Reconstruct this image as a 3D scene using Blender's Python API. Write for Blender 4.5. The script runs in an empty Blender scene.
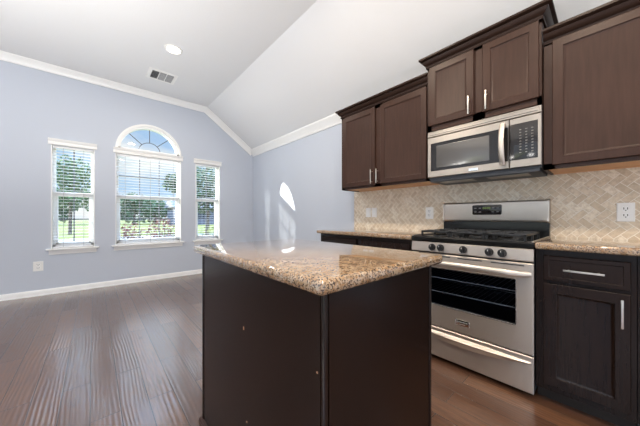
import bpy, bmesh, math, random
from mathutils import Vector, Matrix
sc = bpy.context.scene
C = sc.collection
R = math.radians

# ------------------------------------------------------------------ camera
F_PX, TH, HY, CH = 255.446, R(41.533), 217.0, 1.06
cam_d = bpy.data.cameras.new('camera')
cam = bpy.data.objects.new('camera', cam_d); C.objects.link(cam)
cam.location = (0, 0, CH)
cam.rotation_euler = (R(90), 0, -TH)
cam_d.sensor_width = 36; cam_d.lens = 36 * F_PX / 640
cam_d.shift_y = (HY - 213) / 640
cam_d.clip_start = .02; cam_d.clip_end = 500
sc.camera = cam
sc.view_settings.view_transform = 'Standard'
sc.view_settings.look = 'None'
sc.view_settings.gamma = 1
sc.view_settings.use_curve_mapping = False
sc.view_settings.exposure = 0.15
sc.cycles.max_bounces = 10
sc.cycles.diffuse_bounces = 6
sc.cycles.glossy_bounces = 5
sc.cycles.transparent_max_bounces = 24
sc.cycles.sample_clamp_indirect = 4
sc.cycles.use_denoising = True

# ------------------------------------------------------------------ sky
wd = bpy.data.worlds.new('sky'); sc.world = wd; wd.use_nodes = True
nt = wd.node_tree; nt.nodes.clear()
def wn(t, **kw):
    n = nt.nodes.new(t)
    for k, v in kw.items(): setattr(n, k, v)
    return n
wo = wn('ShaderNodeOutputWorld'); wb = wn('ShaderNodeBackground')
tc = wn('ShaderNodeTexCoord'); sx = wn('ShaderNodeSeparateXYZ')
nt.links.new(tc.outputs['Generated'], sx.inputs[0])
gr = wn('ShaderNodeValToRGB')
gr.color_ramp.elements[0].position = 0.0; gr.color_ramp.elements[0].color = (.55, .74, .97, 1)
gr.color_ramp.elements[1].position = .75; gr.color_ramp.elements[1].color = (.25, .47, .86, 1)
nt.links.new(sx.outputs['Z'], gr.inputs[0])
cn = wn('ShaderNodeTexNoise'); cn.inputs['Scale'].default_value = 3.2; cn.inputs['Detail'].default_value = 7
cmap = wn('ShaderNodeMapping'); cmap.inputs['Scale'].default_value = (1, 1, 2.6); cmap.inputs['Location'].default_value = (.4, 0, .1)
nt.links.new(tc.outputs['Generated'], cmap.inputs[0]); nt.links.new(cmap.outputs[0], cn.inputs['Vector'])
cr = wn('ShaderNodeValToRGB'); cr.color_ramp.elements[0].position = .50; cr.color_ramp.elements[1].position = .68
nt.links.new(cn.outputs['Fac'], cr.inputs[0])
cm = wn('ShaderNodeMix', data_type='RGBA'); cm.inputs['B'].default_value = (1, 1, 1, 1)
nt.links.new(cr.outputs[0], cm.inputs['Factor']); nt.links.new(gr.outputs[0], cm.inputs['A'])
nt.links.new(cm.outputs['Result'], wb.inputs[0])
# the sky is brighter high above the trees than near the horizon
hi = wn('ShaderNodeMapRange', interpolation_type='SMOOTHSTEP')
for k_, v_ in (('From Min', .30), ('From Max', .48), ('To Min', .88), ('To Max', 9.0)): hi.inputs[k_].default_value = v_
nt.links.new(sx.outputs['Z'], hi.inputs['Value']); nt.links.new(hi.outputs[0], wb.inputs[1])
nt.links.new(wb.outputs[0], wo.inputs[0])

# ------------------------------------------------------------------ sun, ceiling cans and added fill lamps
def lamp(name, kind, loc, direction, energy, color=(1, 1, 1), size=None, size_y=None, spread=None, angle=None):
    l = bpy.data.lights.new(name, kind); o = bpy.data.objects.new(name, l); C.objects.link(o)
    o.location = loc; o.rotation_euler = Vector(direction).to_track_quat('-Z', 'Y').to_euler()
    l.energy = energy; l.color = color
    if size:
        l.shape = 'RECTANGLE' if size_y else 'DISK'; l.size = size
        if size_y: l.size_y = size_y
    if spread: l.spread = R(spread)
    if angle: l.angle = R(angle)
    return o
lamp('sun', 'SUN', (-8, 12, 9), (1, -.74, -.48), 13.0, (1, .95, .86), angle=.5)
lamp('back_fill_lamp', 'AREA', (-.5, -2.97, 1.45), (0, 1, 0), 18, (1, .95, .88), 3.6, 1.9)  # unseen fill lamp added behind the camera to brighten the room
lamp('side_fill_lamp', 'AREA', (-2.57, .6, 1.5), (1, 0, -.1), 13, (.94, .97, 1), 4.2, 1.7)  # added fill lamp, out of view at the left, to light the cabinets
for px_, py_, e_ in ((.8, 1.5, 28), (.8, .1, 30), (.8, -1.2, 24)):
    lamp('ceiling_can_light', 'AREA', (px_, py_, 3.12), (0, 0, -1), e_, (1, .84, .66), .16)
for px_, py_, e_ in ((-2.2, 3.7, 8), (-.95, 2.2, 60), (-.9, .2, 46), (-.6, -1.9, 42)):     # unseen upward lamps added to brighten the ceiling
    lamp('ceiling_fill_uplight', 'AREA', (px_, py_, 1.15), (0, 0, 1), e_, (1, .965, .92), .6)

# ------------------------------------------------------------------ materials
MATS = {}
class NT:
    def __init__(s, name):
        m = bpy.data.materials.new(name); m.use_nodes = True; s.m = m; s.t = m.node_tree
        s.b = s.t.nodes['Principled BSDF']; MATS[name] = m
    def n(s, typ, ins=None, **kw):
        nd = s.t.nodes.new(typ)
        for k, v in kw.items(): setattr(nd, k, v)
        for k, v in (ins or {}).items():
            if hasattr(v, 'is_output') or isinstance(v, bpy.types.NodeSocket): s.t.links.new(v, nd.inputs[k])
            else: nd.inputs[k].default_value = v
        return nd
    def lk(s, a, k): s.t.links.new(a, s.b.inputs[k])
    def set(s, **kw):
        for k, v in kw.items(): s.b.inputs[k.replace('_', ' ')].default_value = v
        return s
    def coord(s, scale=(1, 1, 1), rot=(0, 0, 0), loc=(0, 0, 0)):
        c = s.n('ShaderNodeTexCoord')
        return s.n('ShaderNodeMapping', {'Vector': c.outputs['Object'], 'Scale': scale, 'Rotation': rot, 'Location': loc}).outputs[0]
    def noise(s, vec, scale, detail=4, rough=.55):
        return s.n('ShaderNodeTexNoise', {'Vector': vec, 'Scale': scale, 'Detail': detail, 'Roughness': rough}).outputs['Fac']
    def ramp(s, fac, stops, interp='LINEAR'):
        r = s.n('ShaderNodeValToRGB'); s.t.links.new(fac, r.inputs[0]); e = r.color_ramp.elements
        r.color_ramp.interpolation = interp
        while len(e) < len(stops): e.new(.5)
        for el, (p, c) in zip(e, stops): el.position = p; el.color = (*c, 1) if len(c) == 3 else c
        return r.outputs[0]
    def mix(s, fac, a, b, mode='MIX'):
        m = s.n('ShaderNodeMix', data_type='RGBA', blend_type=mode)
        for k, v in (('Factor', fac), ('A', a), ('B', b)):
            i = m.inputs[k] if k == 'Factor' else [x for x in m.inputs if x.name == k and x.type == 'RGBA'][0]
            if isinstance(v, bpy.types.NodeSocket): s.t.links.new(v, i)
            else: i.default_value = v if k == 'Factor' else ((*v, 1) if len(v) == 3 else v)
        return [o for o in m.outputs if o.type == 'RGBA'][0]
    def bump(s, h, strength=.2, dist=.01):
        b = s.n('ShaderNodeBump', {'Height': h, 'Strength': strength, 'Distance': dist}); s.lk(b.outputs[0], 'Normal')

def plain(name, col, rough=.5, metal=0, bump=None, **kw):
    t = NT(name); t.set(Base_Color=(*col, 1), Roughness=rough, Metallic=metal, **kw)
    if bump:
        t.bump(t.noise(t.coord(), bump[0]), bump[1], .004)
    return t.m

wall_m = plain('wall_paint', (.525, .565, .635), .75, bump=(160, .12))
ceil_m = plain('ceiling_paint', (.735, .737, .735), .85, bump=(90, .35))
trim_m = plain('white_trim_paint', (.84, .84, .82), .4)
vinyl_m = plain('white_vinyl', (.84, .85, .85), .35)
muntin_m = plain('grey_muntin', (.10, .11, .13), .5)
slat_m = plain('white_slat', (.86, .87, .88), .45)
cord_m = plain('blind_cord', (.45, .46, .48), .8)
plate_m = plain('white_plate', (.82, .81, .78), .35)
slot_m = plain('dark_slot', (.03, .03, .03), .6)
black_m = plain('black_enamel', (.008, .008, .008), .16, Specular_IOR_Level=.3)
iron_m = plain('cast_iron', (.016, .016, .016), .33, bump=(300, .15))
knob_m = plain('black_knob', (.015, .015, .016), .3)
dark_m = plain('oven_cavity', (.030, .034, .042), .5)
kick_m = plain('toe_kick_dark', (.012, .008, .006), .6)
chrome_m = plain('polished_metal', (.85, .83, .80), .16, 1)
nickel_m = plain('brushed_nickel', (.62, .58, .52), .32, 1)
wire_m = plain('rack_wire', (.75, .72, .66), .3, 1)
maple_m = plain('maple_underside', (.62, .36, .18), .5)
key_m = plain('key_print', (.22, .22, .21), .5)
asphalt_m = plain('pale_concrete', (.17, .165, .155), .9)
louvre_m = plain('grey_louvre', (.36, .36, .36), .6)
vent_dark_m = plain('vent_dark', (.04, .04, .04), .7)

def wood(name, c1, c2, rough, axis, spec=.15):
    t = NT(name); sc_ = {'z': (9, 9, .7), 'y': (9, .7, 9)}[axis]
    g = t.noise(t.coord(sc_), 6, 6, .6); big = t.noise(t.coord((1, 1, 1)), 2.2, 3)
    col = t.mix(t.ramp(g, [(.3, (0, 0, 0)), (.7, (1, 1, 1))]), c1, c2)
    col = t.mix(t.ramp(big, [(.35, (0, 0, 0)), (.7, (.35, .35, .35))]), col, tuple(x * 1.35 for x in c2))
    t.lk(col, 'Base Color'); t.set(Roughness=rough, Specular_IOR_Level=spec)
    t.bump(g, .04, .003); return t.m
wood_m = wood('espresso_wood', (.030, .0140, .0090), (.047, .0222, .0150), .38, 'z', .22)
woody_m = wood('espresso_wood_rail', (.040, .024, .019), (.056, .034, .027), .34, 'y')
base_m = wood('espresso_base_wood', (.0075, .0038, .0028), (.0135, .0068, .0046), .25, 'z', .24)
crown_m = wood('espresso_crown', (.017, .0085, .006), (.026, .014, .010), .36, 'y')

# brushed stainless
t = NT('stainless'); g = t.noise(t.coord((1, 3, 220)), 3, 3)
t.set(Metallic=1, Base_Color=(.57, .515, .46, 1), Anisotropic=.6, Anisotropic_Rotation=.25)
t.lk(t.n('ShaderNodeTangent', direction_type='RADIAL', axis='Z').outputs[0], 'Tangent')
t.lk(t.ramp(g, [(.3, (.38, .38, .38)), (.7, (.48, .48, .48))]), 'Roughness'); t.bump(g, .05, .002)
steel_m = t.m

t = NT('stainless_dimmed'); g = t.noise(t.coord((1, 3, 220)), 3, 3)  # copy of the stainless, darkened: dimmer reflections put into its colour
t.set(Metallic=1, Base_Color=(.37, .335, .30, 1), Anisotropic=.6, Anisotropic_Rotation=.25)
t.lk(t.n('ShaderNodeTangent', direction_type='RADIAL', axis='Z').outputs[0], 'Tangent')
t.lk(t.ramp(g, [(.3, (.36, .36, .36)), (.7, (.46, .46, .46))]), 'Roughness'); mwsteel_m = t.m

# hardwood floor: planks run towards the window wall
t = NT('hardwood_planks')
c = t.n('ShaderNodeTexCoord'); sp = t.n('ShaderNodeSeparateXYZ', {0: c.outputs['Object']})
cb = t.n('ShaderNodeCombineXYZ', {0: sp.outputs[1], 1: sp.outputs[0], 2: 0.0})
br = t.n('ShaderNodeTexBrick', {'Vector': cb.outputs[0], 'Color1': (0, 0, 0, 1), 'Color2': (1, 1, 1, 1), 'Mortar': (.5, .5, .5, 1), 'Scale': 1.0,
    'Mortar Size': .0020, 'Mortar Smooth': .1, 'Bias': 0.0, 'Brick Width': 1.15, 'Row Height': .127}, offset=.37, offset_frequency=2, squash=1.0)
pl = t.ramp(br.outputs['Color'], [(.0, (.074, .031, .015)), (.35, (.100, .043, .021)), (.7, (.120, .053, .026)), (1, (.150, .069, .034))])
gv = t.coord((26, 2.2, 1)); g = t.noise(gv, 3.2, 7, .62)
col = t.mix(t.ramp(g, [(.34, (.75, .75, .75)), (.62, (0, 0, 0))]), pl, (.060, .028, .017))
kn = t.noise(t.coord((7, 2.2, 1), loc=(3, 1, 0)), 2.2, 4)
col = t.mix(t.ramp(kn, [(.62, (0, 0, 0)), (.76, (.6, .6, .6))]), col, (.032, .018, .013))
col = t.mix(br.outputs['Fac'], col, (.012, .007, .005))
t.lk(col, 'Base Color')
dist = t.noise(t.coord((3.5, .55, 1), loc=(0, 2, 0)), 1.4, 2, .5)
rowv = t.n('ShaderNodeMath', {0: br.outputs['Color'], 1: 9.0}, operation='MULTIPLY').outputs[0]
ph = t.n('ShaderNodeMath', {0: t.n('ShaderNodeMath', {0: sp.outputs[0], 1: 300.0}, operation='MULTIPLY').outputs[0], 1: t.n('ShaderNodeMath', {0: dist, 1: 30.0}, operation='MULTIPLY').outputs[0]}, operation='ADD').outputs[0]
ph = t.n('ShaderNodeMath', {0: ph, 1: rowv}, operation='ADD').outputs[0]
sn = t.n('ShaderNodeMath', {0: ph}, operation='SINE').outputs[0]
amp = t.ramp(t.noise(t.coord((3, .9, 1), loc=(5, 1, 0)), 2.0, 2), [(.38, (.03, .03, .03)), (.68, (.26, .26, .26))])
wv = t.n('ShaderNodeMath', {0: sn, 1: amp}, operation='MULTIPLY').outputs[0]
inv = t.n('ShaderNodeMath', {0: wv, 1: t.n('ShaderNodeMath', {0: br.outputs['Fac'], 1: 1.0}, operation='MULTIPLY').outputs[0]}, operation='SUBTRACT')
t.bump(inv.outputs[0], .45, .004)
t.t.links.new(t.b.inputs['Normal'].links[0].from_socket, t.b.inputs['Coat Normal'])
t.lk(t.ramp(g, [(.3, (.30, .30, .30)), (.7, (.42, .42, .42))]), 'Roughness'); t.set(Coat_Weight=1.0, Coat_Roughness=.20, Coat_IOR=1.7, Specular_IOR_Level=.15)
floor_m = t.m

# granite
t = NT('granite'); v = t.coord()
big = t.noise(v, 40, 6, .7); mid = t.noise(v, 120, 5, .7); fine = t.noise(v, 210, 3, .6)
col = t.ramp(big, [(.30, (.20, .115, .055)), (.45, (.32, .205, .11)), (.58, (.44, .34, .235)), (.72, (.33, .28, .23))])
col = t.mix(t.ramp(mid, [(.50, (0, 0, 0)), (.62, (.9, .9, .9))]), col, (.34, .17, .06))
col = t.mix(t.ramp(t.noise(t.coord(loc=(4, 2, 1)), 110, 4), [(.56, (0, 0, 0)), (.66, (.7, .7, .7))]), col, (.46, .38, .28))
vor = t.n('ShaderNodeTexVoronoi', {'Vector': v, 'Scale': 270.0}).outputs['Color']
sv = t.n('ShaderNodeSeparateColor', {0: vor})
col = t.mix(t.ramp(sv.outputs[0], [(.70, (0, 0, 0)), (.77, (.95, .95, .95))]), col, (.055, .038, .028))
col = t.mix(t.ramp(fine, [(.60, (0, 0, 0)), (.68, (.7, .7, .7))]), col, (.075, .055, .045))
t.lk(col, 'Base Color'); t.set(Roughness=.08, Coat_Weight=.8, Coat_Roughness=.02, Coat_IOR=1.5)
granite_m = t.m

# tumbled travertine set on the diagonal
t = NT('travertine_tiles')
c = t.n('ShaderNodeTexCoord'); sp = t.n('ShaderNodeSeparateXYZ', {0: c.outputs['Object']})
cb = t.n('ShaderNodeCombineXYZ', {0: sp.outputs[1], 1: sp.outputs[2], 2: 0.0})
mp = t.n('ShaderNodeMapping', {'Vector': cb.outputs[0], 'Rotation': (0, 0, R(45)), 'Scale': (25, 25, 25)})
q = t.n('ShaderNodeSeparateXYZ', {0: mp.outputs[0]})
def mth(op, a, b=0.0): return t.n('ShaderNodeMath', {0: a, 1: b}, operation=op).outputs[0]
ci, cj = mth('FLOOR', q.outputs[0]), mth('FLOOR', q.outputs[1])
fu, fv = mth('FRACT', q.outputs[0]), mth('FRACT', q.outputs[1])
kk = mth('FLOORED_MODULO', mth('SUBTRACT', ci, cj), 4.0)
isk = [mth('COMPARE', kk, float(n_)) for n_ in range(4)]
for n_ in isk: n_.node.inputs[2].default_value = .4
def edge(d_, k_): return mth('ADD', d_, mth('MULTIPLY', isk[k_], 9.0))
dd = mth('MINIMUM', mth('MINIMUM', edge(fu, 1), edge(mth('SUBTRACT', 1.0, fu), 0)), mth('MINIMUM', edge(fv, 2), edge(mth('SUBTRACT', 1.0, fv), 3)))
grout = t.ramp(dd, [(.025, (1, 1, 1)), (.065, (0, 0, 0))])
idv = t.n('ShaderNodeCombineXYZ', {0: mth('SUBTRACT', ci, isk[1]), 1: mth('ADD', cj, isk[3]), 2: 0.0})
rn = t.n('ShaderNodeTexWhiteNoise', {'Vector': idv.outputs[0]}, noise_dimensions='2D').outputs['Value']
col = t.ramp(rn, [(0, (.60, .485, .35)), (.4, (.70, .585, .44)), (.75, (.76, .66, .52)), (1, (.84, .76, .63))])
mo = t.noise(t.coord(), 38, 6, .7)
col = t.mix(t.ramp(mo, [(.36, (.8, .8, .8)), (.58, (0, 0, 0))]), col, (.50, .40, .28))
col = t.mix(grout, col, (.84, .78, .68))
t.lk(col, 'Base Color'); t.set(Roughness=.5)
hh = t.n('ShaderNodeMath', {0: t.n('ShaderNodeMath', {0: mo, 1: .3}, operation='MULTIPLY').outputs[0], 1: grout}, operation='SUBTRACT')
t.bump(hh.outputs[0], .45, .004)
tile_m = t.m

def glass(name, tint, gloss):
    t = NT(name); out = t.t.nodes['Material Output']
    tr = t.n('ShaderNodeBsdfTransparent', {0: (*tint, 1)}); gl = t.n('ShaderNodeBsdfGlossy', {0: (1, 1, 1, 1), 'Roughness': .02})
    fr = t.n('ShaderNodeFresnel', {'IOR': gloss}); bf = t.n('ShaderNodeNewGeometry')
    ff = t.n('ShaderNodeMath', {0: fr.outputs[0], 1: t.n('ShaderNodeMath', {0: 1.0, 1: bf.outputs['Backfacing']}, operation='SUBTRACT').outputs[0]}, operation='MULTIPLY')
    mx = t.n('ShaderNodeMixShader', {0: ff.outputs[0], 1: tr.outputs[0], 2: gl.outputs[0]})
    t.t.nodes.remove(t.b); t.t.links.new(mx.outputs[0], out.inputs[0]); return t.m
pane_m = glass('window_glass', (.97, .985, .98), 1.35)
oven_glass_m = glass('oven_glass', (.60, .64, .70), 1.45)
mw_glass_m = plain('microwave_glass', (.075, .07, .065), .16, Specular_IOR_Level=.9)
panel_m = plain('black_panel_glass', (.014, .012, .012), .12)
def emit(name, col, s):
    t = NT(name); t.set(Base_Color=(*col, 1), Emission_Color=(*col, 1), Emission_Strength=s); return t.m
lens_m = emit('lamp_lens', (1, .95, .86), 6)
digit_m = emit('display_digits', (.30, .42, .10), .15)

def mottled(name, c1, c2, scale, rough=.85, **kw):
    t = NT(name); g = t.noise(t.coord(), scale, 4)
    t.lk(t.mix(t.ramp(g, [(.35, (0, 0, 0)), (.65, (1, 1, 1))]), c1, c2), 'Base Color'); t.set(Roughness=rough, **kw); return t.m
lawn_m = mottled('lawn_grass', (.085, .105, .006), (.13, .13, .010), .9)
leaf_m = mottled('green_leaves', (.028, .065, .025), (.07, .11, .045), 1.5)
leaf2_m = mottled('pale_green_leaves', (.055, .105, .038), (.125, .175, .07), 1.5)
red_m = mottled('red_leaves', (.10, .022, .018), (.155, .062, .04), 5)
yel_m = mottled('yellow_green_leaves', (.08, .10, .012), (.13, .13, .025), 3)
bark_m = mottled('bark', (.06, .045, .035), (.13, .10, .08), 8)
hwall_m = plain('grey_siding', (.11, .12, .16), .8)
hroof_m = mottled('grey_shingles', (.12, .12, .14), (.18, .18, .20), 6)
hwin_m = plain('house_glass', (.06, .07, .09), .15)

# ------------------------------------------------------------------ mesh helpers
def B(): return bmesh.new()
def box(bm, x0, x1, y0, y1, z0, z1, bev=0, seg=2):
    x0, x1 = sorted((x0, x1)); y0, y1 = sorted((y0, y1)); z0, z1 = sorted((z0, z1))
    r = bmesh.ops.create_cube(bm, size=1.0); vs = r['verts']
    for v in vs:
        v.co = Vector((x0 + (v.co.x + .5) * (x1 - x0), y0 + (v.co.y + .5) * (y1 - y0), z0 + (v.co.z + .5) * (z1 - z0)))
    if bev:
        es = list({e for v in vs for e in v.link_edges})
        bmesh.ops.bevel(bm, geom=es, offset=bev, segments=seg, affect='EDGES', profile=.5)
def prism(bm, pts, axis, a, b):
    def mk(p, w): return {'x': (w, p[0], p[1]), 'y': (p[0], w, p[1]), 'z': (p[0], p[1], w)}[axis]
    A = [bm.verts.new(mk(p, a)) for p in pts]; D = [bm.verts.new(mk(p, b)) for p in pts]; n = len(pts)
    bm.faces.new(A); bm.faces.new(D[::-1])
    for i in range(n): bm.faces.new((A[i], D[i], D[(i + 1) % n], A[(i + 1) % n]))
def tube(bm, pts, r, seg=8, closed=False, ry=None, up=(0, 0, 1)):
    pts = [Vector(p) for p in pts]; n = len(pts); rs = []
    for i, p in enumerate(pts):
        a = pts[(i - 1) % n] if (closed or i > 0) else p; b = pts[(i + 1) % n] if (closed or i < n - 1) else p
        tg = (b - a).normalized(); u = Vector(up)
        if abs(tg.dot(u)) > .95: u = Vector((1, 0, 0)) if abs(tg.x) < .9 else Vector((0, 1, 0))
        s = tg.cross(u).normalized(); u = s.cross(tg).normalized()
        rr = r[i] if isinstance(r, (list, tuple)) else r
        r2 = rr if ry is None else (ry[i] if isinstance(ry, (list, tuple)) else ry)
        rs.append([bm.verts.new(p + s * rr * math.cos(2 * math.pi * k / seg) + u * r2 * math.sin(2 * math.pi * k / seg)) for k in range(seg)])
    for i in range(n if closed else n - 1):
        a, b = rs[i], rs[(i + 1) % n]
        for k in range(seg): bm.faces.new((a[k], a[(k + 1) % seg], b[(k + 1) % seg], b[k]))
    if not closed:
        bm.faces.new(rs[0][::-1]); bm.faces.new(rs[-1])
def lathe(bm, prof, org, axis, seg=24):
    """prof: (radius, height) pairs; the axis is a vector."""
    ax = Vector(axis).normalized(); u = ax.orthogonal().normalized(); w = ax.cross(u); o = Vector(org); rs = []
    for r, h in prof:
        if r < 1e-6: rs.append([bm.verts.new(o + ax * h)])
        else: rs.append([bm.verts.new(o + ax * h + (u * math.cos(2 * math.pi * k / seg) + w * math.sin(2 * math.pi * k / seg)) * r) for k in range(seg)])
    for a, b in zip(rs, rs[1:]):
        for k in range(seg):
            k2 = (k + 1) % seg
            if len(a) == 1 and len(b) == 1: continue
            if len(a) == 1: bm.faces.new((a[0], b[k], b[k2]))
            elif len(b) == 1: bm.faces.new((a[k], a[k2], b[0]))
            else: bm.faces.new((a[k], a[k2], b[k2], b[k]))
def cyl(bm, p0, p1, r, seg=16):
    p0 = Vector(p0); p1 = Vector(p1); L = (p1 - p0).length
    lathe(bm, [(0, 0), (r, 0), (r, L), (0, L)], p0, p1 - p0, seg)
def fx(X): return lambda u, v, d: (X + d, u, v)           # front faces -X: u=Y v=Z, d goes in
def fy(Y): return lambda u, v, d: (u, Y + d, v)           # front faces -Y: u=X v=Z
def fz(Z): return lambda u, v, d: (u, v, Z + d)           # front faces -Z
def rings(bm, f, u0, u1, v0, v1, levels, close=True, back=True, rad=0):
    u0, u1 = sorted((u0, u1)); v0, v1 = sorted((v0, v1)); rs = []
    for ins, d in levels:
        a, b, c_, e = u0 + ins, u1 - ins, v0 + ins, v1 - ins
        if rad:
            q = max(rad - ins * .4, .002); P = []
            for cx, cy, s in ((b - q, e - q, 0), (a + q, e - q, 90), (a + q, c_ + q, 180), (b - q, c_ + q, 270)):
                for k in range(5):
                    an = R(s + 22.5 * k); P.append((cx + q * math.cos(an), cy + q * math.sin(an)))
        else: P = [(a, c_), (b, c_), (b, e), (a, e)]
        rs.append([bm.verts.new(f(p[0], p[1], d)) for p in P])
    n = len(rs[0])
    for x, y in zip(rs, rs[1:]):
        for k in range(n): bm.faces.new((x[k], x[(k + 1) % n], y[(k + 1) % n], y[k]))
    if close: bm.faces.new(rs[-1])
    if back is True: bm.faces.new(rs[0][::-1])
    elif back == 'join':
        x, y = rs[-1], rs[0]
        for k in range(n): bm.faces.new((x[k], x[(k + 1) % n], y[(k + 1) % n], y[k]))
def sweep(bm, path, nrm, prof, closed=False):
    path = [Vector(p) for p in path]; nrm = Vector(nrm); n = len(path); rs = []
    for i in range(n):
        t0 = (path[i] - path[i - 1]).normalized() if i > 0 else None
        t1 = (path[i + 1] - path[i]).normalized() if i < n - 1 else None
        t0 = t0 or t1; t1 = t1 or t0
        n0 = nrm.cross(t0); n1 = nrm.cross(t1); m = (n0 + n1).normalized(); m = m / max(m.dot(n0), .2)
        rs.append([bm.verts.new(path[i] + m * a + nrm * b) for a, b in prof])
    k = len(prof)
    for a, b in zip(rs, rs[1:]):
        for j in range(k): bm.faces.new((a[j], a[(j + 1) % k], b[(j + 1) % k], b[j]))
    bm.faces.new(rs[0][::-1]); bm.faces.new(rs[-1])

def obj(name, bm, mat, parent=None, sharp=32, flat=False):
    bmesh.ops.recalc_face_normals(bm, faces=bm.faces[:])
    root = parent
    if root is not None:
        while root.parent is not None: root = root.parent
        off = Vector(root.location)
    else:
        xs = [v.co for v in bm.verts]
        lo = Vector([min(v[i] for v in xs) for i in range(3)]); hi = Vector([max(v[i] for v in xs) for i in range(3)])
        off = Vector(((lo.x + hi.x) / 2, (lo.y + hi.y) / 2, lo.z))
    for v in bm.verts: v.co -= off
    me = bpy.data.meshes.new(name); bm.to_mesh(me); bm.free()
    me.materials.append(mat)
    if not flat:
        for p in me.polygons: p.use_smooth = True
        me.set_sharp_from_angle(angle=R(sharp))
    o = bpy.data.objects.new(name, me); C.objects.link(o)
    if parent is None: o.location = off
    else: o.parent = parent
    return o
def thing(name, label, cat, loc, group=None):
    o = bpy.data.objects.new(name, None); C.objects.link(o); o.location = loc; o.empty_display_size = .1
    return tag(o, label, cat, group)
def tag(o, label, cat, group=None):
    o['label'] = label; o['category'] = cat
    if group: o['group'] = group
    return o
def struct(name, bm=None, mat=None, loc=None):
    if bm is None:
        o = bpy.data.objects.new(name, None); C.objects.link(o); o.location = loc; o.empty_display_size = .1
    else: o = obj(name, bm, mat)
    o['kind'] = 'structure'; return o
def part_label(o, s): o['label'] = s; return o

# ------------------------------------------------------------------ room shell
XL, XW, YB, D = -2.6, 2.571, -3.0, 5.088
KX, KZ, CZ = 1.602, 3.135, 2.452
W1, W2, W3 = (-.440, .010), (.254, 1.173), (1.414, 1.862)
ZS, ZH, ARC = .62, 2.08, 2.134
T = .16
bm = B(); box(bm, XL, XW, YB, D, -.12, 0); struct('floor', bm, floor_m)
bm = B(); prism(bm, [(XL - T, KZ), (KX, KZ), (XW + T, CZ - (KZ - CZ) / (XW - KX) * T), (XW + T, KZ + .12), (XL - T, KZ + .12)], 'y', YB - T, D + T)
struct('ceiling', bm, ceil_m, None)

bm = B()
def slope(x): return KZ if x <= KX else KZ - (x - KX) * (KZ - CZ) / (XW - KX)
def col_(x0, x1, z0, z1=None):
    if z1 is not None: prism(bm, [(x0, z0), (x1, z0), (x1, z1), (x0, z1)], 'y', D, D + T)
    else:
        top = [(x1, slope(x1))] + ([(KX, KZ)] if x0 < KX < x1 else []) + [(x0, slope(x0))]
        prism(bm, [(x0, z0), (x1, z0)] + top, 'y', D, D + T)
col_(XL, W1[0], 0); col_(W1[0], W1[1], 0, ZS); col_(W1[0], W1[1], ZH); col_(W1[1], W2[0], 0)
col_(W2[0], W2[1], 0, ZS); col_(W2[1], W3[0], 0); col_(W3[0], W3[1], 0, ZS); col_(W3[0], W3[1], ZH); col_(W3[1], XW + T, 0, CZ - .1)
prism(bm, [(W3[1], CZ - .1), (XW, CZ - .1), (XW, CZ), (W3[1], slope(W3[1]))], 'y', D, D + T)
AC, AR = sum(W2) / 2, (W2[1] - W2[0]) / 2
def arc(r, a0, a1, n): return [(AC + r * math.cos(R(a0 + (a1 - a0) * k / n)), ARC + r * math.sin(R(a0 + (a1 - a0) * k / n))) for k in range(n + 1)]
prism(bm, [(W2[1], KZ), (AC, KZ)] + arc(AR, 90, 0, 16), 'y', D, D + T)
prism(bm, [(AC, KZ), (W2[0], KZ)] + arc(AR, 180, 90, 16), 'y', D, D + T)
struct('wall_far', bm, wall_m)
bm = B(); box(bm, XW, XW + T, YB, D, 0, CZ); struct('wall_right', bm, wall_m)
bm = B()                                                # side wall with an opening added for the side fill lamp
box(bm, XL - T, XL, YB - T, -1.5, 0, KZ); box(bm, XL - T, XL, 2.7, D + T, 0, KZ); box(bm, XL - T, XL, -1.5, 2.7, 0, .3); box(bm, XL - T, XL, -1.5, 2.7, 2.4, KZ)
struct('wall_left', bm, wall_m)
bm = B()
box(bm, XL, -2.3, YB - T, YB, 0, KZ); box(bm, 1.3, KX, YB - T, YB, 0, KZ); box(bm, -2.3, 1.3, YB - T, YB, 2.4, KZ); box(bm, -2.3, 1.3, YB - T, YB, 0, .3)  # back wall, its opening added for the fill light
prism(bm, [(KX, 0), (XW + T, 0), (XW + T, CZ - .1), (XW, CZ), (KX, KZ)], 'y', YB - T, YB)
struct('wall_back', bm, wall_m)
# baseboards
BB = [(0, 0), (0, .012), (.018, .014), (.055, .014), (.066, .010), (.078, .006), (.078, 0)]
bm = B(); prism(bm, [(D - b, a) for a, b in [(0, 0), (0, .020), (.016, .018), (.018, .014), (.058, .014), (.068, .010), (.078, .006), (.078, 0)]], 'x', XL, XW - .015)
struct('baseboard_far', bm, trim_m)
bm = B(); prism(bm, [(XW - b, a) for a, b in [(0, 0), (0, .020), (.016, .018), (.018, .014), (.058, .014), (.068, .010), (.078, .006), (.078, 0)]], 'y', 2.2, D - .022)
struct('baseboard_right', bm, trim_m)
# crown mouldings (a = down from the ceiling, b = out of the wall)
CP = [(0, 0), (0, .075), (.012, .075), (.020, .066), (.034, .050), (.056, .030), (.074, .020), (.082, .018), (.094, .016), (.094, 0)]
bm = B(); sweep(bm, [(XL, D, KZ), (KX, D, KZ), (XW, D, CZ)], (0, -1, 0), [(-a, b) for a, b in CP]); crown_far = struct('trim_1', bm, trim_m)
bm = B(); prism(bm, [(XW - b, CZ - a + (.045 if a < .01 and b > .01 else 0) + (.03 if .01 < a < .03 else 0)) for a, b in CP], 'y', .9, D - .02); struct('trim_2', bm, trim_m)

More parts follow.
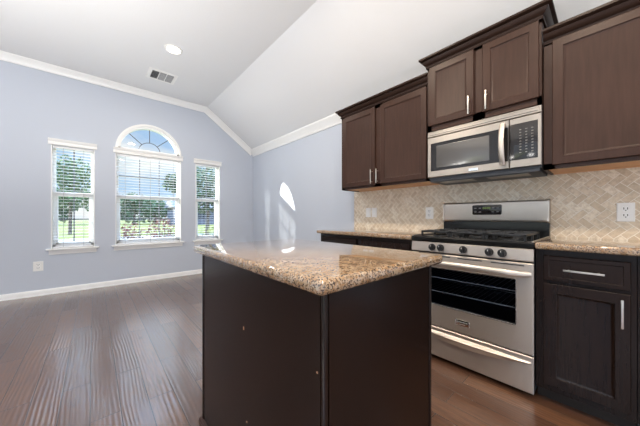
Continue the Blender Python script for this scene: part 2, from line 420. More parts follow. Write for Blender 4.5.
# ------------------------------------------------------------------ windows
def make_window(n, x0, x1, cols, arch=False):
    root = struct('window_%d' % n, loc=((x0 + x1) / 2, D + .1, ZS))
    FR = .042; y0, y1 = D + .070, D + .13
    ztop = ARC - .012 if arch else ZH
    bm = B()
    box(bm, x0, x0 + FR, y0, y1, ZS, ztop, .003); box(bm, x1 - FR, x1, y0, y1, ZS, ztop, .003)
    box(bm, x0, x1, y0, y1, ZS, ZS + .05, .003); box(bm, x0, x1, y0, y1, ztop - FR, ztop, .003)
    obj('frame', bm, vinyl_m, root)
    zm = 1.385
    bm = B(); box(bm, x0 + .03, x1 - .03, y0 - .008, y1 - .02, zm - .032, zm + .032, .004); obj('meeting_rail', bm, vinyl_m, root)
    # lower sash stiles
    bm = B()
    for a in (x0 + FR, x1 - FR - .022): box(bm, a, a + .022, y0 + .005, y1 - .02, ZS + .05, zm - .03, .002)
    box(bm, x0 + FR, x1 - FR, y0 + .005, y1 - .02, ZS + .05, ZS + .085, .002)
    obj('lower_sash', bm, vinyl_m, root)
    w = .011 if cols == 3 else .016
    bm = B()
    for k in range(1, cols):
        xc = x0 + FR + (x1 - x0 - 2 * FR) * k / cols
        box(bm, xc - w / 2, xc + w / 2, y1 - .034, y1 - .022, ZS + .06, zm - .025); box(bm, xc - w / 2, xc + w / 2, y1 - .034, y1 - .022, zm + .025, ztop - FR + .003)
    zz = (ZS + .05 + zm) / 2; box(bm, x0 + FR - .003, x1 - FR + .003, y1 - .034, y1 - .022, zz - .007, zz + .007)
    if cols == 3:
        zz = (zm + ztop - FR) / 2 - .01; box(bm, x0 + FR - .003, x1 - FR + .003, y1 - .034, y1 - .022, zz - .006, zz + .006)
    obj('muntins', bm, muntin_m, root)
    bm = B(); box(bm, x0 + FR - .004, x1 - FR + .004, y1 - .020, y1 - .016, ZS + .045, ztop - FR + .004); obj('pane', bm, pane_m, root)
    # white returns lining the opening
    bm = B(); box(bm, x0 - .001, x0 + .010, D - .002, D + .072, ZS, ztop); box(bm, x1 - .010, x1 + .001, D - .002, D + .072, ZS, ztop); obj('jamb', bm, trim_m, root)
    # sill with apron, head trim
    bm = B(); box(bm, x0 - .05, x1 + .05, D - .045, D + .07, ZS - .022, ZS + .002, .006); obj('sill', bm, trim_m, root)
    bm = B(); prism(bm, [(D, ZS - .022), (D - .020, ZS - .022), (D - .020, ZS - .050), (D - .012, ZS - .066), (D - .012, ZS - .080), (D, ZS - .080)], 'x', x0 - .022, x1 + .022); obj('apron', bm, trim_m, root)
    zt0, zt1 = 2.062, ARC + .008
    bm = B(); prism(bm, [(D + (.07 if arch else 0), zt0), (D - .018, zt0), (D - .020, zt0 + .045), (D - .036, zt0 + .062), (D - .040, zt1), (D + (.07 if arch else 0), zt1)], 'x', x0 - .028, x1 + .028); obj('head_trim', bm, trim_m, root)
    if arch:
        bm = B()
        def ring(ro, ri, ya, yb, n=32):
            O = arc(ro, 180, 0, n); I = arc(ri, 180, 0, n)
            vv = [[bm.verts.new((p[0], y, p[1])) for p in L] for L, y in ((O, ya), (O, yb), (I, yb), (I, ya))]
            for k in range(n):
                for a, b in ((0, 1), (1, 2), (2, 3), (3, 0)): bm.faces.new((vv[a][k], vv[a][k + 1], vv[b][k + 1], vv[b][k]))
            for k in (0, n): bm.faces.new([vv[j][k] for j in range(4)])
        ring(AR + .004, AR - .030, D - .012, D + .06); ring(AR - .028, AR - .058, D + .015, D + .12)
        obj('arch_frame', bm, trim_m, root)
        bm = B(); box(bm, x0 + .02, x1 - .02, D + .015, D + .12, ARC + .004, ARC + .040); obj('arch_base_rail', bm, vinyl_m, root)
        bm = B(); c0 = (AC, D + .10, ARC + .03); r0, r1 = .155, AR - .055
        tube(bm, [(AC + r0 * math.cos(R(a)), D + .10, ARC + .03 + r0 * math.sin(R(a))) for a in range(0, 181, 12)], .0065, 6)
        for a in (45, 90, 135): tube(bm, [(AC + q * math.cos(R(a)), D + .10, ARC + .03 + q * math.sin(R(a)) * (1 if q == r0 else .93)) for q in (r0, r1)], .0065, 6)
        obj('fan_muntins', bm, muntin_m, root)
        bm = B(); prism(bm, arc(AR - .05, 180, 0, 32), 'y', D + .108, D + .112); obj('arch_pane', bm, pane_m, root)
    return root
make_window(1, *W1, 2); make_window(2, *W2, 3, True); make_window(3, *W3, 2)

def make_blind(x0, x1, label):
    ztop = 2.058
    root = thing('window_blind', label, 'blind', ((x0 + x1) / 2, D + .032, ZS), 'horizontal slat blinds in the three windows')
    a, b = x0 + .014, x1 - .014
    bm = B(); box(bm, a, b, D + .012, D + .058, 2.026, ztop, .003); obj('headrail', bm, slat_m, root)
    bm = B(); n = int((2.02 - ZS - .05) / .0435); tl = R(0)
    for k in range(n):
        z = 2.005 - k * .0435; hw = .028; dy, dz = hw * math.cos(tl), hw * math.sin(tl); th = .0010
        prism(bm, [(D + .031 - dy, z - dz - th), (D + .031, z - th + .0012), (D + .031 + dy, z + dz - th), (D + .031 + dy, z + dz + th), (D + .031, z + th + .0012), (D + .031 - dy, z - dz + th)], 'x', a, b)
    obj('slats', bm, slat_m, root)
    bm = B(); box(bm, a, b, D + .014, D + .056, ZS + .006, ZS + .024, .003); obj('bottom_rail', bm, slat_m, root)
    ls = (.25, .75) if x1 - x0 < .6 else (.12, .5, .88)
    for q in ls:
        xx = a + (b - a) * q; bm = B()
        box(bm, xx - .0022, xx + .0022, D + .009, D + .0105, ZS + .02, 2.03); obj('ladder_cord', bm, cord_m, root)
    return root
make_blind(*W1, 'white slat blind in the narrow window above the wall outlet')
make_blind(*W2, 'wide white slat blind under the half-round arch window')
bl = make_blind(*W3, 'white slat blind in the narrow window nearest the room corner')
bm = B(); tube(bm, [(W3[1] - .035, D + .004, 2.03), (W3[1] - .035, D + .004, 1.18)], .0025, 6); lathe(bm, [(0, 0), (.008, .004), (.009, .03), (.003, .045), (0, .045)], (W3[1] - .035, D + .004, 1.135), (0, 0, 1), 10); obj('pull_cord', bm, slat_m, bl)

# ------------------------------------------------------------------ ceiling fixtures
L = thing('recessed_light', 'round lit recessed ceiling light with a white trim ring', 'ceiling light', (.74, 3.57, KZ))
bm = B(); lathe(bm, [(.072, -.004), (.078, .010), (.098, .006), (.102, 0), (.072, 0), (.072, -.004)], (.74, 3.57, KZ), (0, 0, -1), 40); obj('trim_ring', bm, plate_m, L)
bm = B(); lathe(bm, [(0, .007), (.04, .0065), (.074, .004), (.074, .001), (0, .001)], (.74, 3.57, KZ), (0, 0, -1), 40); obj('lens', bm, lens_m, L)
lamp('recessed_light_lamp', 'AREA', (.74, 3.57, KZ - .012), (0, 0, -1), 14, (1, .9, .78), .14)
V = thing('ceiling_vent', 'white rectangular air vent in the ceiling beyond the recessed light', 'vent', (.755, 4.365, KZ))
bm = B(); rings(bm, fz(KZ), .575, .935, 4.20, 4.53, [(0, 0), (.004, -.006), (.040, -.010), (.046, -.004), (.046, 0)], close=False, back='join'); obj('vent_frame', bm, plate_m, V)
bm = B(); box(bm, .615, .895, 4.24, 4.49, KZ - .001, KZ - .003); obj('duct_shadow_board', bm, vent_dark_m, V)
for i, (a, b) in enumerate(((.622, .705), (.715, .795), (.805, .890))):
    bm = B(); n = 8
    for k in range(n):
        if i == 0:
            x = a + (b - a) * (k + .5) / n; prism(bm, [(x - .002, KZ - .003), (x, KZ - .003), (x - .003, KZ - .011), (x - .005, KZ - .011)], 'y', 4.247, 4.483)
        else:
            y = 4.25 + .23 * (k + .5) / n; prism(bm, [(y, KZ - .003), (y + .004, KZ - .003), (y + .014, KZ - .009), (y + .010, KZ - .009)], 'x', a, b)
    obj('louvres', bm, louvre_m, V)
bm = B(); box(bm, .706, .714, 4.245, 4.485, KZ - .003, KZ - .011); box(bm, .796, .804, 4.245, 4.485, KZ - .003, KZ - .011); obj('divider', bm, plate_m, V)

# ------------------------------------------------------------------ outlets and switches
def outlet(f, u0, u1, v0, v1, label, kind, loc, sgn=1):
    root = thing('light_switch' if kind == 'switch' else 'wall_outlet', label, 'switch' if kind == 'switch' else 'outlet', loc)
    bm = B(); rings(bm, f, u0, u1, v0, v1, [(0, 0), (0, -.003), (.004, -.006)], back=True); obj('cover_plate', bm, plate_m, root)
    uc, vc = (u0 + u1) / 2, (v0 + v1) / 2; du, dv = abs(u1 - u0), abs(v1 - v0)
    if kind == 'switch':
        bm = B(); rings(bm, f, uc - du * .22, uc + du * .22, vc - dv * .29, vc + dv * .29, [(0, -.006), (.001, -.009), (.004, -.0085)]); obj('rocker', bm, trim_m, root)
    else:
        for s in (1, -1):
            bm = B(); rings(bm, f, uc - du * .23, uc + du * .23, vc + s * dv * .175 - dv * .13, vc + s * dv * .175 + dv * .13, [(0, -.006), (.001, -.008)], rad=.008); rc = obj('receptacle', bm, trim_m, root)
            bm = B()
            for q in (-.1, .1): rings(bm, f, uc + du * q - .002, uc + du * q + .002, vc + s * dv * .175 - .004, vc + s * dv * .175 + .009, [(0, -.008), (.0002, -.0086)])
            rings(bm, f, uc - .003, uc + .003, vc + s * dv * .175 - .013, vc + s * dv * .175 - .007, [(0, -.008), (.0002, -.0086)]); obj('slots', bm, slot_m, rc)
outlet(fy(D), -.607, -.512, .332, .462, 'white outlet low on the blue-grey window wall', 'outlet', (-.56, D, .33))
TX = XW - .010
outlet(fx(TX), 1.945, 2.020, 1.058, 1.172, 'white wall switch on the tile, nearer the blue-grey wall edge', 'switch', (TX, 1.98, 1.058))
outlet(fx(TX), 1.855, 1.930, 1.058, 1.172, 'white wall switch on the tile, right one of the close pair', 'switch', (TX, 1.89, 1.058))
outlet(fx(TX), 1.168, 1.248, 1.040, 1.160, 'white outlet on the tile just left of the range backguard', 'outlet', (TX, 1.208, 1.04))
outlet(fx(TX), -.112, -.035, 1.030, 1.152, 'white outlet on the tile above the right counter', 'outlet', (TX, -.0735, 1.03))

# ------------------------------------------------------------------ backsplash
bm = B(); box(bm, TX, XW - .001, -.45, 2.215, .86, 1.40)
tag(obj('tile_backsplash', bm, tile_m), 'cream travertine tile backsplash laid in a diamond pattern', 'backsplash')

# ------------------------------------------------------------------ cabinets
DOORLV = [(0, .020), (0, .003), (.003, 0), (.050, 0), (.0515, .005), (.062, .0115), (.066, .012), (.068, .0125)]
DRAWLV = [(0, .020), (0, .003), (.003, 0), (.022, 0), (.025, .003), (.028, .003)]
def panel(bm, X, y0, y1, z0, z1, lv=DOORLV): rings(bm, fx(X), y0, y1, z0, z1, lv)
def bar_handle(parent, X, y, z0, z1, horizontal=None, w=.0048):
    bm = B(); o = X - .030
    if horizontal:
        ya, yb, z = horizontal; box(bm, o - .005, o + .004, ya, yb, z - w, z + w, .002)
        for q in (ya + .02, yb - .02): cyl(bm, (o, q, z), (X + .001, q, z), .0045, 10)
    else:
        box(bm, o - .005, o + .004, y - w, y + w, z0, z1, .002)
        for q in (z0 + .02, z1 - .02): cyl(bm, (o, y, q), (X + .001, y, q), .0045, 10)
    return part_label(obj('handle', bm, nickel_m, parent), 'brushed nickel bar handle')
CCP = [(0, 0), (.010, 0), (.012, .012), (.006, .018), (.008, .024), (.020, .030), (.030, .042), (.038, .056), (.034, .060), (.048, .064), (.056, .070), (.056, .084), (0, .084)]
def wall_cabinet(label, Xf, y0, y1, z0, z1, doors, crown_z, left=True, right=True, open_right=False):
    """Xf door face; doors: (ya, yb, za, zb, handle_y or None, hz0, hz1)."""
    root = thing('wall_cabinet', label, 'cabinet', ((Xf + XW) / 2, (y0 + y1) / 2, z0), 'upper wall cabinets')
    xb = Xf + .022; bk = XW - .011
    bm = B(); fw = .019
    box(bm, xb + fw, bk, y0, y0 + .016, z0, z1); box(bm, xb + fw, bk, y1 - .016, y1, z0, z1); box(bm, xb + fw, bk, y0 + .016, y1 - .016, z1 - .016, z1); box(bm, bk - .008, bk, y0 + .016, y1 - .016, z0 + .02, z1 - .016)
    obj('carcass', bm, wood_m, root)
    bm = B(); ys = sorted([d[0] for d in doors] + [d[1] for d in doors])
    box(bm, xb, xb + fw, y0, ys[0] + .012, z0, z1); box(bm, xb, xb + fw, ys[-1] - .012, y1, z0, z1)
    if len(doors) > 1: box(bm, xb, xb + fw, ys[1] - .012, ys[2] + .012, z0, z1)
    box(bm, xb, xb + fw, y0, y1, z0, doors[0][2] + .012); box(bm, xb, xb + fw, y0, y1, doors[0][3] - .012, z1)
    obj('face_frame', bm, wood_m, root)
    bm = B(); box(bm, xb + fw, bk - .008, y0 + .016, y1 - .016, z0 + .008, z0 + .020); part_label(obj('bottom_panel', bm, maple_m, root), 'unstained maple underside')
    bm = B(); box(bm, bk - .022, bk - .008, y0 + .016, y1 - .016, z0, z0 + .008); part_label(obj('hanging_rail', bm, maple_m, root), 'unstained maple rail under the cabinet')
    for ya, yb, za, zb, hy, h0, h1 in doors:
        bm = B(); panel(bm, Xf, ya, yb, za, zb); d = obj('door', bm, wood_m, root)
        if hy is not None: bar_handle(d, Xf, hy, h0, h1)
    # crown: path runs round the front so that the left normal points outward
    p = []
    if left: p.append((bk, y1, crown_z))
    p += [(xb, y1, crown_z), (xb, y0, crown_z)]
    if right: p.append((bk, y0, crown_z))
    bm = B(); sweep(bm, p, (0, 0, 1), [(-a, b) for a, b in CCP]); obj('crown', bm, crown_m, root)
    return root
Y0, Y1 = .285, 1.047
wall_cabinet('dark two-door wall cabinet at the left end above the switches', 2.21, 1.050, 2.125, 1.38, 2.262,
    [(1.632, 2.088, 1.402, 2.216, 1.660, 1.412, 1.560), (1.072, 1.562, 1.402, 2.216, 1.590, 1.412, 1.560)][::-1], 2.240, left=True, right=False)
wall_cabinet('tall-set dark two-door cabinet directly above the microwave', 2.165, Y0 + .004, Y1 + .001, 1.80, 2.372,
    [(.300, .622, 1.842, 2.342, .594, 1.846, 1.985), (.682, 1.026, 1.842, 2.342, .710, 1.846, 1.985)], 2.350)
wall_cabinet('dark single-door wall cabinet right of the microwave', 2.21, -.30, Y0 - .001, 1.372, 2.222,
    [(-.26, .240, 1.396, 2.196, None, 0, 0)], 2.190, left=False, right=True)

def base_cabinet(label, Xf, y0, y1, units, z_top=.874):
    root = thing('base_cabinet', label, 'cabinet', ((Xf + XW) / 2, (y0 + y1) / 2, 0), 'base cabinets along the kitchen wall')
    xb = Xf + .022; bk = XW - .004
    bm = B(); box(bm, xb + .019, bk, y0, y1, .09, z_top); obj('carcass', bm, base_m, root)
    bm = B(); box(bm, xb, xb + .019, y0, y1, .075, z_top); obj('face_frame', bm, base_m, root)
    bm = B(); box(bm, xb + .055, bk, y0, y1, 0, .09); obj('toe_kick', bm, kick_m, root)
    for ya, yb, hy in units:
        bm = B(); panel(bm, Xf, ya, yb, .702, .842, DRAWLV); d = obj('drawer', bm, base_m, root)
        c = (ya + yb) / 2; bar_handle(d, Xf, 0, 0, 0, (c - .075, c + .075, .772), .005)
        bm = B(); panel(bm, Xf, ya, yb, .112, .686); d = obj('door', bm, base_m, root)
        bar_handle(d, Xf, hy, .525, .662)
base_cabinet('dark base cabinet with drawer and door right of the range', 1.918, -.30 + .21, Y0 - .004, [(-.072, .246, -.044)])
base_cabinet('dark base cabinet left of the range, mostly behind the island', 1.918, Y1 + .004, 2.175, [(1.075, 1.585, 1.55), (1.64, 2.14, 1.68)])
base_cabinet('dark base cabinet cut off by the right photo edge', 1.918, -.45, -.0925, [(-.43, -.112, -.40)])

def slab(name, label, x0, x1, y0, y1, z0, z1, r):
    bm = B(); box(bm, x0, x1, y0, y1, z0, z1, r, 4); return tag(obj(name, bm, granite_m), label, 'countertop')
slab('granite_countertop', 'speckled granite countertop left of the range against the tile', 1.895, TX - .001, Y1 + .004, 2.205, .876, .914, .012)
slab('granite_countertop', 'speckled granite countertop right of the range under the outlet', 1.895, TX - .001, -.45, Y0 - .003, .876, .914, .012)

# ------------------------------------------------------------------ island
IX0, IX1, IY0, IY1 = .424, .990, .462, 1.398
I = thing('island_cabinet', 'freestanding dark brown kitchen island base with plain panels', 'island', ((IX0 + IX1) / 2, (IY0 + IY1) / 2, 0))
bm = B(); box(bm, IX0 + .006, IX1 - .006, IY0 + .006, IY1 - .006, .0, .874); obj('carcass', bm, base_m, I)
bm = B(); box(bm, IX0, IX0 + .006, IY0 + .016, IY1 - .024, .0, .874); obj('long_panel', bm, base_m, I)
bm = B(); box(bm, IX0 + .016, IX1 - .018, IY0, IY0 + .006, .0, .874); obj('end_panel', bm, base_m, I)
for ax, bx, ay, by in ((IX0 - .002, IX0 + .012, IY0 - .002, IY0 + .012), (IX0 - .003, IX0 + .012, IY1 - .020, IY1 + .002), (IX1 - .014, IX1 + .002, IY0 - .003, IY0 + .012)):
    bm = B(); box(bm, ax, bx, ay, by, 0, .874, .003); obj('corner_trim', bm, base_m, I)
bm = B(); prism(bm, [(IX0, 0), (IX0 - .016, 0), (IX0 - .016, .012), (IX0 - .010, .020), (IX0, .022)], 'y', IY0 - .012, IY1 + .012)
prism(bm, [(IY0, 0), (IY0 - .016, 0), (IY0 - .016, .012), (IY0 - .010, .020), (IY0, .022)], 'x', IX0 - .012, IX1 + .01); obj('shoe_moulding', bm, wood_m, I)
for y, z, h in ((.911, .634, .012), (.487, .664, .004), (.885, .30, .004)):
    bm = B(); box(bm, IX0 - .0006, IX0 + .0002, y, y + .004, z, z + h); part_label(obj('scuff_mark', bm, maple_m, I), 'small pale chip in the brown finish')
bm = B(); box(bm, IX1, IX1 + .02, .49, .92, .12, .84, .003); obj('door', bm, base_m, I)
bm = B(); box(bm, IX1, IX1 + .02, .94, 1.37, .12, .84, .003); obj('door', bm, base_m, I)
slab('island_countertop', 'speckled beige granite slab with rounded edge on the island', .384, 1.034, .430, 1.430, .8755, .914, .016)

# ------------------------------------------------------------------ gas range
G = thing('gas_range', 'freestanding stainless steel gas range with black cooktop', 'stove', (2.23, (Y0 + Y1) / 2, 0))
ya, yb = Y0 + .002, Y1 - .002
bm = B()
box(bm, 1.937, 2.545, ya, ya + .02, .03, .872); box(bm, 1.937, 2.545, yb - .02, yb, .03, .872); box(bm, 2.525, 2.545, ya + .02, yb - .02, .03, .872)
box(bm, 1.937, 2.525, ya + .02, yb - .02, .03, .25); box(bm, 1.937, 2.525, ya + .02, yb - .02, .79, .872)
obj('body', bm, dark_m, G)
bm = B(); box(bm, 1.942, 2.52, ya + .02, ya + .06, .25, .79); box(bm, 1.942, 2.52, yb - .06, yb - .02, .25, .79); box(bm, 2.35, 2.52, ya + .06, yb - .06, .25, .79); box(bm, 1.942, 2.35, ya + .06, yb - .06, .25, .36); box(bm, 1.942, 2.35, ya + .06, yb - .06, .72, .79)
obj('oven_liner', bm, dark_m, G)
for z in (.497, .600):
    bm = B()
    tube(bm, [(1.96, ya + .065, z), (1.96, yb - .065, z)], .0035, 8); tube(bm, [(2.33, ya + .065, z), (2.33, yb - .065, z)], .0035, 8)
    for k in range(19):
        y = ya + .08 + k * (yb - ya - .16) / 18; tube(bm, [(1.96, y, z + .002), (2.33, y, z + .002)], .0009, 5)
    obj('oven_rack', bm, wire_m, G)
for y in (ya + .05, yb - .05):
    for x in (1.99, 2.5): bm = B(); cyl(bm, (x, y, 0), (x, y, .031), .016, 12); obj('levelling_foot', bm, dark_m, G)
# oven door with its window opening
bm = B(); wy0, wy1, wz0, wz1 = .372, .960, .412, .682
def framed(bm, X0, X1, y0, y1, z0, z1, a0, a1, c0, c1, bev=.004):
    O = [(y0, z0), (y1, z0), (y1, z1), (y0, z1)]; N = [(a0, c0), (a1, c0), (a1, c1), (a0, c1)]
    def L(P, x, s=0): return [bm.verts.new((x, p[0] + (s if p[0] < (y0 + y1) / 2 else -s), p[1] + (s if p[1] < (z0 + z1) / 2 else -s))) for p in P]
    rs = [L(O, X1), L(O, X0 + bev), L(O, X0, bev), L(N, X0), L(N, X1)]
    for r in range(5):
        a, b = rs[r], rs[(r + 1) % 5]
        for k in range(4): bm.faces.new((a[k], a[(k + 1) % 4], b[(k + 1) % 4], b[k]))
framed(bm, 1.905, 1.935, ya, yb, .252, .786, wy0, wy1, wz0, wz1); od = obj('oven_door', bm, steel_m, G)
bm = B(); rings(bm, fx(1.905), wy0 - .010, wy1 + .010, wz0 - .010, wz1 + .010, [(.004, .001), (.005, -.002), (.008, -.002), (.010, .001), (.010, .004)], close=False, back='join', rad=.016); part_label(obj('window_trim', bm, chrome_m, od), 'bright polished rim around the oven window')
bm = B(); box(bm, 1.908, 1.914, wy0, wy1, wz0, wz1); obj('oven_window', bm, oven_glass_m, od)
bm = B(); n = 16; pts = []; ra = []; rb = []
for k in range(n + 1):
    q = k / n; e = min(1, min(q, 1 - q) / .10); e = e * e * (3 - 2 * e)
    pts.append((1.912 - .046 * e - .010 * math.sin(math.pi * q), .302 + q * (1.030 - .302), .722 + .004 * math.sin(math.pi * q))); ra.append(.010 + .003 * e); rb.append(.016 + .004 * e)
tube(bm, pts, ra, 14, ry=rb); obj('handle', bm, steel_m, od)
bm = B(); rings(bm, fx(1.905), .624, .712, .306, .346, [(0, 0), (0, -.003), (.003, -.0045)]); bd = obj('badge', bm, chrome_m, od)
bm = B()
box(bm, 1.9000, 1.9006, .634, .702, .329, .336); box(bm, 1.9000, 1.9006, .650, .686, .315, .320); obj('badge_lettering', bm, key_m, od)
bm = B()
for a, b in ((.33, .50), (.55, .70), (.75, .90)): box(bm, 1.9035, 1.9055, a, b, .768, .774)
obj('vent_slots', bm, slot_m, od)
# warming drawer
bm = B(); rings(bm, fx(1.906), ya, yb, .028, .243, [(0, .030), (0, .004), (.004, 0)]); dr = obj('drawer', bm, steel_m, G)
bm = B(); n = 24; up_, lo_, fr_ = [], [], []
for k in range(n + 1):
    q = k / n; y = .300 + q * .735; s = math.sin(math.pi * q)
    up_.append((1.904, y, .214 + .004 * s)); fr_.append((1.904 - .004 - .022 * s ** .7, y, .206 - .006 * s)); lo_.append((1.904, y, .206 - .052 * s ** .8))
vv = [[bm.verts.new(p) for p in L] for L in (up_, fr_, lo_)]
for k in range(n):
    bm.faces.new((vv[0][k], vv[0][k + 1], vv[1][k + 1], vv[1][k])); bm.faces.new((vv[1][k], vv[1][k + 1], vv[2][k + 1], vv[2][k])); bm.faces.new((vv[2][k], vv[2][k + 1], vv[0][k + 1], vv[0][k]))
for k in (0, n): bm.faces.new((vv[0][k], vv[1][k], vv[2][k]))
obj('handle', bm, steel_m, dr)
# control panel and knobs
bm = B(); prism(bm, [(1.937, .797), (1.912, .797), (1.908, .803), (1.912, .866), (1.918, .872), (1.95, .872)], 'y', ya, yb); obj('control_panel', bm, steel_m, G)
for y in (.880, .818, .665, .510, .440):
    bm = B(); xk = 1.910; z = .835
    lathe(bm, [(0, 0), (.025, 0), (.025, .006), (.022, .010), (.020, .022), (0, .023)], (xk, y, z), (-1, 0, 0), 20)
    box(bm, xk - .034, xk - .016, y - .006, y + .006, z - .022, z + .022, .003); kb = obj('knob', bm, knob_m, G)
    bm = B(); box(bm, xk - .0352, xk - .0338, y - .001, y + .001, z + .006, z + .017); obj('pointer', bm, plate_m, kb)
# cooktop
bm = B(); prism(bm, [(1.913, .872), (1.908, .880), (1.908, .902), (1.916, .912), (1.935, .915), (1.945, .908), (2.49, .908), (2.49, .872)], 'y', ya, yb); obj('cooktop', bm, black_m, G)
for y in (ya, yb):
    s = 1 if y == ya else -1
    bm = B(); box(bm, 1.915, 2.50, y - s * .0008, y + s * .010, .9085, .9185, .002); part_label(obj('side_trim', bm, steel_m, G), 'thin stainless strip along the cooktop side')
for x, y, r in ((2.06, .45, .040), (2.06, .88, .046), (2.33, .45, .036), (2.33, .88, .032), (2.20, .666, .042)):
    bm = B(); lathe(bm, [(0, 0), (r + .012, 0), (r + .010, .008), (r, .012), (0, .012)], (x, y, .9085), (0, 0, 1), 24); bn = obj('burner', bm, steel_m if False else iron_m, G)
    bm = B(); lathe(bm, [(0, 0), (r - .004, 0), (r - .002, .004), (r - .008, .008), (0, .009)], (x, y, .921), (0, 0, 1), 24); obj('burner_cap', bm, black_m, bn)
gy = [(ya + .046, ya + .262), (ya + .268, yb - .268), (yb - .262, yb - .046)]
for a, b in gy:
    bm = B(); x0, x1, zt = 1.975, 2.435, .953; h = .015
    for y in (a + .005, b - .005): box(bm, x0, x1, y - .005, y + .005, zt - h, zt, .002)
    for x in (x0 + .006, (x0 + x1) / 2, x1 - .006): box(bm, x - .006, x + .006, a, b, zt - h, zt, .003)
    m = (a + b) / 2
    for xc in (x0 + (x1 - x0) * .25, x0 + (x1 - x0) * .75):
        for s in (1, -1):
            box(bm, xc + s * .028, xc + s * .125, m - .0045, m + .0045, zt - h, zt + .002, .002)
            box(bm, xc - .0045, xc + .0045, m + s * .028, m + s * (b - a) * .49, zt - h, zt + .002, .002)
    for x in (x0 + .006, x1 - .006, (x0 + x1) / 2):
        for y in (a + .006, b - .006): box(bm, x - .006, x + .006, y - .006, y + .006, .908, zt - .002)
    obj('grate', bm, iron_m, G)
# backguard
bm = B(); box(bm, 2.508, 2.555, ya, yb, .872, 1.035); part_label(obj('backguard_base', bm, black_m, G), 'black lower band behind the burners')
bm = B(); prism(bm, [(2.556, 1.02), (2.506, 1.02), (2.498, 1.028), (2.494, 1.040), (2.500, 1.178), (2.510, 1.190), (2.556, 1.190)], 'y', ya + .012, yb - .012); bg = obj('backguard', bm, steel_m, G)
for a, b in ((ya - .001, ya + .012), (yb - .012, yb + .001)):
    bm = B(); prism(bm, [(2.557, 1.015), (2.500, 1.015), (2.490, 1.028), (2.496, 1.182), (2.508, 1.194), (2.557, 1.194)], 'y', a, b); part_label(obj('backguard_end_cap', bm, steel_m, bg), 'rounded stainless end of the backguard')
bm = B(); rings(bm, fx(2.4975), .578, .795, 1.077, 1.163, [(0, .002), (0, -.001), (.003, -.003)], rad=.012); dp = obj('display_panel', bm, panel_m, bg)
for c in (.770, .735, .640, .606):
    for z in (1.104, 1.136):
        bm = B(); rings(bm, fx(2.4945), c - .009, c + .009, z - .004, z + .004, [(0, .001), (.001, -.0006)]); obj('touch_key', bm, key_m, bg)
bm = B()
for c in (.708, .694, .678, .664):
    for dy, dz, w, h in ((0, .007, .004, .0012), (0, -.007, .004, .0012), (.004, 0, .0012, .007), (-.004, 0, .0012, .007)):
        box(bm, 2.4938, 2.4946, c + dy - w, c + dy + w, 1.136 + dz - h, 1.136 + dz + h)
obj('clock_digits', bm, digit_m, bg)

# ------------------------------------------------------------------ microwave
M = thing('microwave_oven', 'stainless over-the-range microwave above the gas range', 'microwave', (2.37, (Y0 + Y1) / 2, 1.37))
ya, yb = Y0 + .002, Y1 - .002
bm = B(); box(bm, 2.203, XW - .011, ya + .004, yb - .004, 1.386, 1.786); obj('body', bm, dark_m, M)
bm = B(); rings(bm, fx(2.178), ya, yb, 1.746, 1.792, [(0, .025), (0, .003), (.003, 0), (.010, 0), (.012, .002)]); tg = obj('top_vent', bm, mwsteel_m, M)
bm = B(); box(bm, 2.1785, 2.1802, ya + .02, yb - .02, 1.760, 1.763); obj('vent_line', bm, slot_m, tg)
yd = .462
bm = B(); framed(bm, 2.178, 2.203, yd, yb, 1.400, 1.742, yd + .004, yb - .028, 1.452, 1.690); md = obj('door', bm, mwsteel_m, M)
bm = B(); box(bm, 2.182, 2.186, yd + .003, yb - .028, 1.452, 1.690); w = obj('door_window', bm, panel_m, md)
bm = B(); rings(bm, fx(2.182), yd + .120, yb - .075, 1.478, 1.664, [(0, .001), (0, -.0006), (.001, -.0010)], rad=.008); part_label(obj('screened_window', bm, mw_glass_m, md), 'grey see-through screen inside the black door glass')
bm = B(); n = 14
pts = [(2.176 - .050 * math.sin(math.pi * (.06 + .88 * k / n)) ** .8, .497, 1.430 + .288 * k / n) for k in range(n + 1)]
tube(bm, pts, .017, 14, ry=.008, up=(1, 0, 0)); obj('handle', bm, steel_m, md)
bm = B(); rings(bm, fx(2.178), .655, .720, 1.414, 1.436, [(0, 0), (0, -.0015), (.002, -.003)]); bd = obj('badge', bm, chrome_m, md)
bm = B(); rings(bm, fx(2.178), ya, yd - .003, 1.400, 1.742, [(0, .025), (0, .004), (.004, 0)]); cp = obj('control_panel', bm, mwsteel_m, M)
bm = B(); rings(bm, fx(2.178), .306, yd - .004, 1.452, 1.700, [(0, .001), (0, -.0015), (.001, -.002)]); tp = obj('touch_panel', bm, panel_m, cp)
for c in (.398, .366, .334):
    for k in range(9):
        z = 1.655 - k * .0195; bm = B(); rings(bm, fx(2.1755), c - .006, c + .006, z - .003, z + .003, [(0, .001), (.001, -.0006)]); obj('touch_key', bm, key_m, cp)
bm = B(); box(bm, 2.200, 2.52, ya + .012, yb - .012, 1.362, 1.387, .006); ug = obj('underside', bm, dark_m, M)
bm = B()
for a, b in ((ya + .08, ya + .33), (yb - .33, yb - .08)): box(bm, 2.24, 2.36, a, b, 1.3595, 1.3625)
obj('grease_filter', bm, mwsteel_m, ug)

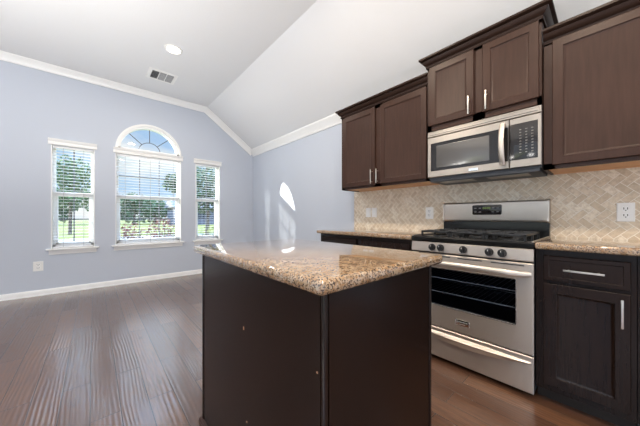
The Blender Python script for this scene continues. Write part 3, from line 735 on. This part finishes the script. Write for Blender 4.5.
# ------------------------------------------------------------------ garden seen through the windows
GZ = -.22
bm = B(); box(bm, -90, 110, D + .2, 150, GZ - .5, GZ); struct('lawn', bm, lawn_m)
bm = B(); box(bm, -90, 110, 14, 20.5, GZ - .02, GZ + .012); struct('street', bm, asphalt_m)
rnd = random.Random(7)
def foliage(bm, cx, cy, cz, rx, ry, rz, n, s, hole=.0):
    for _ in range(n):
        while True:
            p = Vector((rnd.uniform(-1, 1), rnd.uniform(-1, 1), rnd.uniform(-1, 1)))
            if hole < p.length < 1: break
        c = Vector((cx + p.x * rx, cy + p.y * ry, cz + p.z * rz))
        u = Vector((rnd.gauss(0, 1), rnd.gauss(0, 1), rnd.gauss(0, 1))).normalized(); v = u.orthogonal().normalized(); q = s * rnd.uniform(.6, 1.3)
        bm.faces.new([bm.verts.new(c + u * q), bm.verts.new(c + v * q * .55), bm.verts.new(c - u * q), bm.verts.new(c - v * q * .55)])
def tree(label, x, y, h, blobs, mat, s, n, tr=.12):
    r = thing('garden_tree', label, 'tree', (x, y, GZ), 'trees outside the windows')
    bm = B(); tube(bm, [(x, y, GZ - .05), (x + .05, y, GZ + h * .35), (x - .04, y + .02, GZ + h * .75)], [tr, tr * .75, tr * .3], 8)
    for k in range(5):
        an = rnd.uniform(0, 6.28); z = GZ + h * rnd.uniform(.35, .6); L_ = h * .28
        tube(bm, [(x, y, z), (x + L_ * .5 * math.cos(an), y + L_ * .5 * math.sin(an), z + L_ * .35), (x + L_ * math.cos(an), y + L_ * math.sin(an), z + L_ * .9)], [tr * .4, tr * .25, tr * .1], 6)
    obj('trunk', bm, bark_m, r)
    bm = B()
    for dx, dy, dz, rx, rz in blobs: foliage(bm, x + dx, y + dy, GZ + dz, rx, rx, rz, n, s)
    obj('foliage', bm, mat, r, flat=True)
tree('leafy green tree filling the upper left narrow window', -1.3, 26, 6, [(-.9, 0, 4.0, 1.5, 1.5), (.8, 0, 3.6, 1.4, 1.4), (0, 0, 4.6, 1.3, 1.1), (.2, 0, 2.7, 1.6, .8)], leaf2_m, .16, 420)
tree('green tree beside the arched window, seen in the corner window', 4.55, 14.3, 5, [(-.2, 0, 3.0, 1.0, 1.1), (-1.3, 0, 2.95, .75, .55), (.5, 0, 3.0, 1.1, 1.2), (.0, 0, 2.1, .9, .7)], leaf_m, .12, 420)
for lab, x, y, h in (('distant dark tree at the left edge of the arched window', 5.0, 52, 5.4), ('distant rounded tree left of the grey house', 8.6, 56, 4.8), ('distant tree seen low through the left narrow window', -4.8, 58, 6.0),
                     ('distant tree right of the leafy tree in the left window', 2.0, 66, 5.6), ('distant tree behind the grey house by the corner window', 21.5, 64, 7.5), ('distant tree on the far lawn edge at far left', -10.5, 66, 5.5)):
    tree(lab, x, y, h, [(-1.2, 0, h * .60, 2.0, h * .28), (1.1, 0, h * .55, 2.0, h * .26), (0, 0, h * .75, 1.8, h * .22), (0, 0, h * .3, 2.2, h * .28)], leaf_m, .34, 260, .2)
def shrub(label, x, y, rx, h, mat, cat_mat=bark_m, s=.05, n=330):
    r = thing('garden_shrub', label, 'shrub', (x, y, GZ), 'shrubs under the windows')
    bm = B()
    for k in range(9):
        an = rnd.uniform(0, 6.28); d = rnd.uniform(.3, .9) * rx
        tube(bm, [(x, y, GZ - .02), (x + d * .4 * math.cos(an), y + d * .4 * math.sin(an), GZ + h * .5), (x + d * math.cos(an), y + d * math.sin(an), GZ + h * rnd.uniform(.75, 1))], [.012, .008, .004], 5)
    obj('stems', bm, cat_mat, r)
    bm = B(); foliage(bm, x, y, GZ + h * .55, rx, rx, h * .46, n, s); obj('foliage', bm, mat, r, flat=True)
shrub('reddish shrub at the left of the arched window', 0.66, 7.6, .36, 1.15, red_m)
shrub('reddish shrub in the middle of the arched window', 1.42, 8.2, .38, 1.30, red_m)
shrub('low reddish shrub at the right of the arched window', 2.02, 7.7, .22, .85, red_m)
shrub('yellow-green shrub behind the red shrubs', 2.3, 10.6, .55, .85, yel_m)
shrub('yellow-green shrub seen low in the corner window', 3.35, 9.9, .5, .95, yel_m)
shrub('small red shrub below the corner window', 2.60, 7.9, .28, .62, red_m)
H = thing('neighbour_house', 'blue-grey house across the lawn behind the red shrubs', 'house', (13.0, 48, GZ))
bm = B(); box(bm, 9.6, 18.5, 45, 51, GZ, 2.6); obj('siding', bm, hwall_m, H)
bm = B(); prism(bm, [(44.5, 2.6), (51.5, 2.6), (48, 4.3)], 'x', 9.2, 18.9); obj('roof', bm, hroof_m, H)
for x in (11, 13.4, 15.8):
    bm = B(); rings(bm, fy(45), x - .5, x + .5, .8, 2.0, [(0, 0), (0, -.05), (.1, -.05), (.1, -.02)]); obj('house_window', bm, hwin_m, H)
